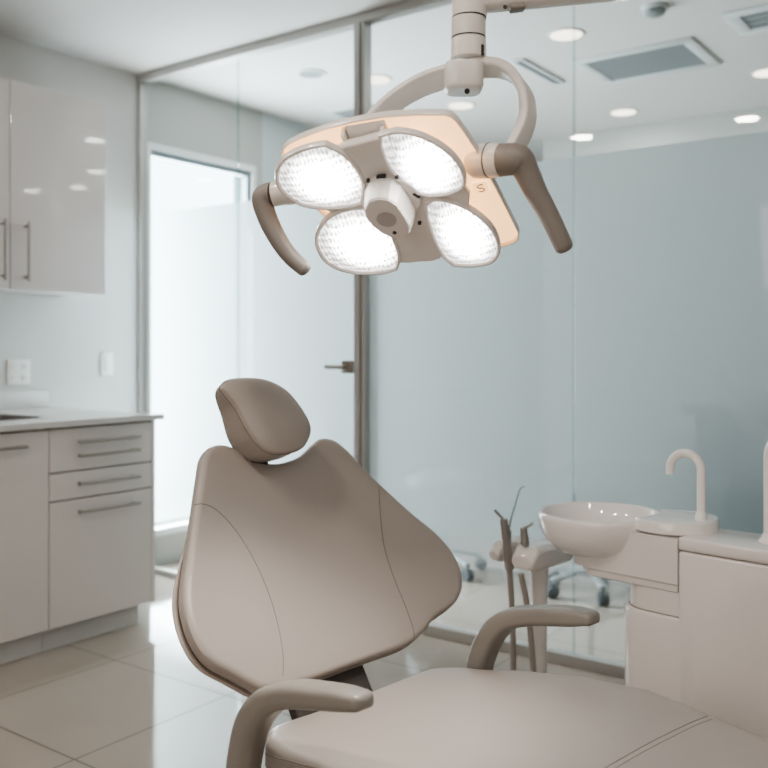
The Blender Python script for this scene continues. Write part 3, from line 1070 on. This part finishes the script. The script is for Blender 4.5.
for k, pix in enumerate(LENSES):
    ring = petal(pix, CORNERS[k])
    c = sum(ring, Vector())/len(ring)
    def rr(s, off, add=0.0):
        r = []
        for p in ring:
            v = p - c
            r.append(c + v*s + v.normalized()*add + LN*off)
        return r
    bm = B()
    loft(bm, [rr(.5, -.034), rr(.72, -.030), rr(.93, -.018, .003), rr(1.0, -.010, .0075), rr(1.0, -.003, .008), rr(1.0, .0015, .0065), rr(1.0, .002, .003), rr(1.0, -.001, .0), rr(.99, -.004), rr(.5, -.006)])
    house = obj('reflector', bm, M['lamp'], lamp)
    bm = B()
    R_ = loft(bm, [rr(.995, -.0015), rr(.9, .0015), rr(.7, .004), rr(.45, .006), rr(.2, .007)], False, True)
    uvl = bm.loops.layers.uv.new('UVMap')
    ex = max(abs((p-c).dot(LA)) for p in ring)
    ey = max(abs((p-c).dot(LB)) for p in ring)
    bm.faces.ensure_lookup_table()
    for f in bm.faces:
        for lo in f.loops:
            q = lo.vert.co - c
            lo[uvl].uv = (.5 + .5*q.dot(LA)/ex, .5 - .5*q.dot(LB)/ey)
    obj('lens', bm, M['lens'], house)

# focused light of the four lenses, aimed at the seat and the lower backrest
for k, pix in enumerate(LENSES):
    ring = petal(pix, CORNERS[k])
    c = sum(ring, Vector())/len(ring) + LN*.03
    L = bpy.data.lights.new('lens_spot', 'SPOT')
    L.energy = SPOT
    L.spot_size = math.radians(66)
    L.spot_blend = .9
    L.shadow_soft_size = .035
    L.color = (1, .95, .88)
    lo = bpy.data.objects.new('lens_spot', L)
    lo.location = c
    tgt = camdir(-.10, 1.58, .52)
    lo.rotation_euler = (tgt-c).to_track_quat('-Z', 'Y').to_euler()
    col.objects.link(lo)

def slab(pix, offs, seg=1, closed=True):
    """plate from an outline on the lamp plane; offs: (offset, scale)"""
    base = [lp(*p) for p in pix]
    if seg > 1: base = catmull(base, seg, True)
    c = sum(base, Vector())/len(base)
    bm = B()
    loft(bm, [[c + (p-c)*s + LN*o for p in base] for o, s in offs])
    return bm
BODY = [(333, 151), (352, 146), (384, 138), (404, 137), (440, 165), (466, 190), (470, 206), (452, 240), (440, 262), (420, 265), (399, 266), (380, 255), (340, 222), (318, 207), (312, 190), (320, 165)]
obj('body', slab(BODY, [(-.055, .80), (-.045, .86), (-.014, .985), (-.006, .985), (-.004, .97)], 2), M['lamp'], lamp)
# back plate, its outline seen beyond the reflectors, lies behind the face
PO = -.052
PL = [(281.5, 152), (282.5, 147), (288, 141.5), (300, 135.5), (325, 126), (355, 118.5), (385, 113.5), (415, 111.5), (446, 111.5), (453, 114), (458, 119), (468, 133), (478, 148), (487, 166), (497, 185), (508, 207), (519.5, 231), (519, 237), (515, 241), (505, 244.5), (470, 249), (430, 247), (390, 240), (350, 228), (322, 212), (305, 195), (288, 168)]
plb = [hit(*p, OL + LN*PO, LN) for p in PL]
pc = sum(plb, Vector())/len(plb)
def pring(s, off, add=0): return [pc + (p-pc)*s + (p-pc).normalized()*add + LN*off for p in plb]
bm = B()
loft(bm, [pring(.6, -.024), pring(.9, -.020), pring(.985, -.012, -.003), pring(1, -.006), pring(1, .005), pring(1, .0065, -.001), pring(1, .0065, -.003), pring(1, -.002, -.0035), pring(.5, -.002)])
bp_ = obj('back_plate', bm, M['lamp'], lamp)
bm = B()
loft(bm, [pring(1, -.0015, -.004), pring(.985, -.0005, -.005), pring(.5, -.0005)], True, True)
obj('glow_liner', bm, M['plate'], bp_)  # glows by itself in place of warm light falling on the plate
# ribs between body and plate
for (xa, ya, xb, yb) in ((344, 127, 348.5, 137), (383.5, 121, 387, 130)):
    a, b = hit(xa, ya, OL+LN*PO, LN), hit(xb, yb, OL+LN*PO, LN)
    obj('rib', sweep(B(), [a, b + (b-a)*1.2], rrect(.006, .045, .002), up=LN), M['lamp'], bp_)
bmb = B()
loft(bmb, [[hit(*p, OL+LN*o, LN) for p in ((345, 126), (384, 119.5), (392, 140), (352, 148))] for o in (PO, PO+.009)])
obj('bridge', bmb, M['lamp'], bp_)
# small square emblem on the liner
e0 = hit(481, 187.5, OL+LN*(PO+.002), LN)
ex_, ey_ = LA, LB
def on_pl(x, y, o=0): return e0 + ex_*x + ey_*y + LN*o
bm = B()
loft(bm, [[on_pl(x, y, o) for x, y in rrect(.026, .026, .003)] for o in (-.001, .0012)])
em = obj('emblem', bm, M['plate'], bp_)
S = [(.0055, -.0065), (.001, -.008), (-.005, -.005), (-.004, -.001), (.003, .001), (.005, .005), (.0, .008), (-.0055, .0065)]
obj('emblem_mark', tube(B(), catmull([on_pl(x, y, .0016) for x, y in S], 5), .0011, 6), M['lamphandle'], em)

# central hub with sensor
HF = [(363.5, 209.6), (367.7, 201), (377, 197.8), (388, 198.8), (397, 204.5), (405, 216), (410.3, 226), (410, 234), (404, 238.2), (392, 238.4), (382, 234), (372, 226.5), (365.4, 218)]
HO_ = .044
face = [hit(*p, OL+LN*HO_, LN) for p in HF]
fc = sum(face, Vector())/len(face)
bm = B()
loft(bm, [[fc + (p-fc)*s + LN*(o-HO_) for p in face] for o, s in ((-.006, 1.12), (.004, 1.10), (HO_-.008, 1.0), (HO_-.0025, .975), (HO_-.0005, .93))], True, True)
hub = obj('hub', bm, M['lampwhite'], lamp, angle=14)
hc0 = hit(393, 198, OL+LN*.001, LN)
obj('hub_collar', lathe(B(), [(.046, -.008), (.046, .001), (.044, .003), (.03, .003)], hc0, LN, 40), M['lamp'], hub)
bm = B()
loft(bm, [[fc + (p-fc)*s + LN*o for p in face] for o, s in ((-.001, .945), (.0006, .94), (.001, .90))])
fcp = obj('hub_face', bm, M['hubface'], hub)
q = hit(386.5, 219.4, OL+LN*(HO_+.001), LN)
obj('sensor_window', lathe(B(), [(.0165, 0), (.0165, .0012), (.001, .0013)], q, LN, 28), M['lenscam'], fcp)
q = hit(394.6, 232.6, OL+LN*(HO_+.001), LN)
obj('sensor_dot', lathe(B(), [(.0035, 0), (.0035, .001), (.001, .0011)], q, LN, 14), M['black'], fcp)
for px, py, w, a in ((381, 177, .016, 0), (368, 181, .006, 70), (396.5, 177.5, .006, 20), (416.5, 195.5, .014, 55), (419.5, 223.5, .006, 0)):
    c0 = hit(px, py, OL+LN*.0035, LN)
    ca, sa = math.cos(math.radians(a)), math.sin(math.radians(a))
    d1, d2 = LA*ca+LB*sa, LB*ca-LA*sa
    bm = B()
    loft(bm, [[c0 + d1*x + d2*y + LN*o for x, y in rrect(w, .005, .002)] for o in (-.004, .0012)])
    obj('vent_slot', bm, M['black'], hub)

# handles on both sides, bent grips on round collars
def sleeve(p0, p1, prof, m, name, parent, n=28):
    ax = p1 - p0
    return obj(name, lathe(B(), [(r, t*ax.length) for r, t in prof], p0, ax, n), m, parent)
DR = 1.47
p0, p1 = P(470, 161.5, DR+.03), P(512, 159.5, DR-.012)
sleeve(p0, p1, [(.022, 0), (.0275, .10), (.0288, .22), (.0288, .46), (.0282, .47), (.0282, .49), (.0285, .5), (.0270, .75)], M['lamp'], 'pivot', lamp)
ax_ = p1 - p0
obj('pivot_gap', lathe(B(), [(.0289, .468*ax_.length), (.0289, .490*ax_.length)], p0, ax_, 28), M['dark'], bpy.data.objects['pivot'])
hb_ = [p0.lerp(p1, .74), p0.lerp(p1, 1.0), P(521, 163, DR-.012), P(528.5, 176, DR-.01), P(535, 190, DR-.008), P(545, 208, DR-.006), P(555, 228, DR-.004), P(563.5, 246, DR)]
pts = catmull(hb_, 6)
N = len(pts)
bm = B()
sc = [interp(i/(N-1), [(0, 1), (.25, .98), (.4, .78), (.75, .64), (1, .60)]) for i in range(N)]
sweep(bm, pts, circ(.0262, 24), scales=sc)
ends = pts[-1]-pts[-2]
tip = lathe(B(), [(.0157, 0), (.0148, .004), (.0105, .009), (.001, .011)], pts[-1], ends, 24)
merge(bm, tip)
obj('handle', bm, M['lamphandle'], lamp)
# left handle
DQ = 1.59
q0, q1 = P(296, 191, DQ-.012), P(264, 195.5, DQ)
sleeve(q0, q1, [(.0225, 0), (.0225, .3), (.0215, .35), (.0215, .7)], M['lampwhite'], 'pivot', lamp)
hb_ = [q0.lerp(q1, .72), P(268, 195, DQ), P(263, 199, DQ), P(265, 211, DQ), P(272, 228, DQ), P(282, 245.5, DQ), P(292, 258, DQ), P(304, 268.5, DQ)]
pts = catmull(hb_, 6)
N = len(pts)
bm = B()
sc = [interp(i/(N-1), [(0, 1), (.2, .98), (.45, .82), (.8, .70), (1, .66)]) for i in range(N)]
sweep(bm, pts, circ(.0215, 24), scales=sc)
merge(bm, lathe(B(), [(.0142, 0), (.0132, .004), (.009, .008), (.001, .010)], pts[-1], pts[-1]-pts[-2], 24))
obj('handle', bm, M['lamphandle'], lamp)

# yoke: flat curved bar from behind the plate over the joint and down to the right pivot
DY = 1.52
YL = [P(352, 150, DY+.10), P(374, 121, DY+.085), P(394, 102, DY+.07), P(418, 87, DY+.05), P(444, 77, DY+.02), P(468, 70.5, DY)]
YR = [P(468, 70, DY), P(484, 67.5, DY), P(500, 69, DY), P(514, 77, DY), P(524.5, 92, DY), P(528, 110, DY), P(525, 127, DY-.005), P(516, 146, DY-.015), P(505, 161, DY-.02)]
bm = B()
wd = RGT*.12 + FWD*.80 - UPV*.58
pl_ = catmull(YL, 6)
sweep(bm, pl_, rrect(.013, .044, .005), up=wd, scales=[(1, 1)]*len(pl_))
pr_ = catmull(YR, 6)
wd2 = (RGT*.55 + FWD*.75 - UPV*.35)
sweep(bm, pr_, rrect(.018, .040, .006), up=wd2)
obj('yoke', bm, M['lamp'], lamp)
# joint, post, arm, pole
def vpost(name, px, y0, y1, prof, m, parent=lamp, dd=DY):
    a, b = P(px, y0, dd), P(px, y1, dd)
    ax = b-a
    return obj(name, lathe(B(), [(r, t*ax.length) for r, t in prof], a, ax, 32), m, parent)
a, b = P(463.5, 92.5, DY-.005), P(464, 65, DY-.005)
bm = B()
rings = []
for t, s in ((0, .82), (.06, .93), (.16, 1), (.9, 1), (1, .97)):
    p = a.lerp(b, t)
    rings.append([p + RGT*x*s + FWD*y*s for x, y in rrect(.064, .066, .020, 6)])
loft(bm, rings)
jt = obj('joint', bm, M['lamp'], lamp)
obj('joint_screw', lathe(B(), [(.0045, 0), (.0045, .002), (.001, .0021)], P(467, 91.2, DY-.037), -FWD-UPV*.3, 14), M['black'], jt)
lower = vpost('post', 468.5, 59, 19, [(.0300, 0), (.0298, .25), (.0292, .42), (.0288, .45), (.0288, .47), (.0292, .48), (.0288, .97), (.028, .985), (.028, 1.0)], M['lamp'])
obj('post_gap', lathe(B(), [(.0293, 0), (.0293, .0025)], P(468.5, 39.5, DY), UPV, 32), M['black'], lower)
obj('post_gap', lathe(B(), [(.0289, 0), (.0289, .002)], P(469, 19, DY), UPV, 32), M['black'], lower)
obj('slot', box(B(), (-.0018, -.003, -.009), (.0018, .003, .009), .001, mx=Matrix.Translation(P(482.5, 50, DY-.0215))), M['black'], lower)
vpost('post_top', 469.5, 18, -26, [(.0285, 0), (.0292, .06), (.0292, .75), (.026, .92), (.012, 1)], M['lamp'])
# horizontal arm leaving to the right, with a fillet under it
ar = [P(470, -8, DY), P(495, -9.5, DY), P(530, -12.5, DY), P(600, -19, DY), P(680, -26, DY), P(742, -32, DY)]
ap = catmull(ar, 5)
bm = B()
sweep(bm, ap, rrect(.046, .066, .018), up=UPV, scales=[(1, interp(i/(len(ap)-1), [(0, 1.12), (.06, 1.14), (.12, 1.04), (1, 1)])) for i in range(len(ap))])
am = obj('support_arm', bm, M['lamp'], lamp)
obj('arm_inlay', sweep(B(), [P(510, 8.8, DY-.012), P(524, 7.2, DY-.012)], rrect(.024, .010, .004), up=UPV), M['lamphandle'], am)
obj('arm_screw', lathe(B(), [(.0035, 0), (.0035, .002), (.001, .0021)], P(505, 7.2, DY-.024), -FWD, 14), M['black'], am)
pb_ = P(742, -32, DY)
obj('pole', lathe(B(), [(.03, 0), (.03, HC-.02-pb_.z+.01)], pb_-UPV*.01, UPV, 28), M['lamp'], lamp)
obj('canopy', lathe(B(), [(.03, -.06), (.06, -.045), (.085, -.012), (.085, 0)], (pb_.x, pb_.y, HC), UPV, 36), M['lamp'], lamp)

# warm light leaking between reflectors and plate
for px, py, e in ((315, 140, .10), (440, 128, .12), (345, 218, .06), (415, 122, .14)):
    L = bpy.data.lights.new('warm_leak', 'POINT')
    L.energy = e*3
    L.color = (1, .60, .30)
    L.shadow_soft_size = .006
    lo = bpy.data.objects.new('warm_leak', L)
    p = hit(px, py, OL+LN*PO, LN)
    lo.location = pc + (p-pc)*.86 + LN*.022
    col.objects.link(lo)

# ------------------------------------------------------------------ daylight and ambience
w = bpy.data.worlds.new('World')
scn.world = w
w.use_nodes = True
bg = w.node_tree.nodes['Background']
bg.inputs[0].default_value = (.90, .95, 1.0, 1)
bg.inputs[1].default_value = 7.0
def area(name, loc, tgt, sx, sy, e, c):
    L = bpy.data.lights.new(name, 'AREA')
    L.shape = 'RECTANGLE'
    L.size, L.size_y = sx, sy
    L.energy = e
    L.color = c
    o = bpy.data.objects.new(name, L)
    o.location = loc
    o.rotation_euler = (Vector(tgt)-Vector(loc)).to_track_quat('-Z', 'Y').to_euler()
    col.objects.link(o)
    return o
area('window_daylight', (XL-.045, (WY0+WY1-.034)/2, (WZ0+WZ1-.034)/2), (XL+1, (WY0+WY1-.034)/2, (WZ0+WZ1-.034)/2), WY1-WY0-.034, WZ1-WZ0-.034, 125, (.94, .97, 1))
# added fill light behind the viewer, in front of the closed rear wall
area('rear_fill', (-.6, YB+.1, 1.7), (-.9, 1.5, 1.0), 3.2, 1.7, 35, (1, .94, .89))
area('corridor_fill', (-3.3, YF-.1, 1.5), (-3.0, 4.5, 1.4), 1.0, 2.0, 5, (.92, .97, 1))  # added fill at the closed corridor end, no opening there

# ------------------------------------------------------------------ camera
cam = bpy.data.cameras.new('camera')
cam.sensor_width = 36
cam.lens = FPX/768*36
cam.shift_y = (HORZ-384)/768
cam.clip_start = .02
cam.dof.use_dof = True
cam.dof.focus_distance = 1.72
cam.dof.aperture_fstop = 3.6
co = bpy.data.objects.new('camera', cam)
co.location = EYE
co.rotation_euler = (PI/2, 0, YAW)
col.objects.link(co)
scn.camera = co

scn.cycles.use_denoising = True
scn.cycles.max_bounces = 10
scn.cycles.transparent_max_bounces = 16
scn.cycles.diffuse_bounces = 6
scn.cycles.caustics_reflective = False
scn.cycles.caustics_refractive = False
scn.cycles.sample_clamp_indirect = 6
scn.view_settings.view_transform = 'AgX'
scn.view_settings.look = 'AgX - Medium High Contrast'
scn.view_settings.exposure = 0.2
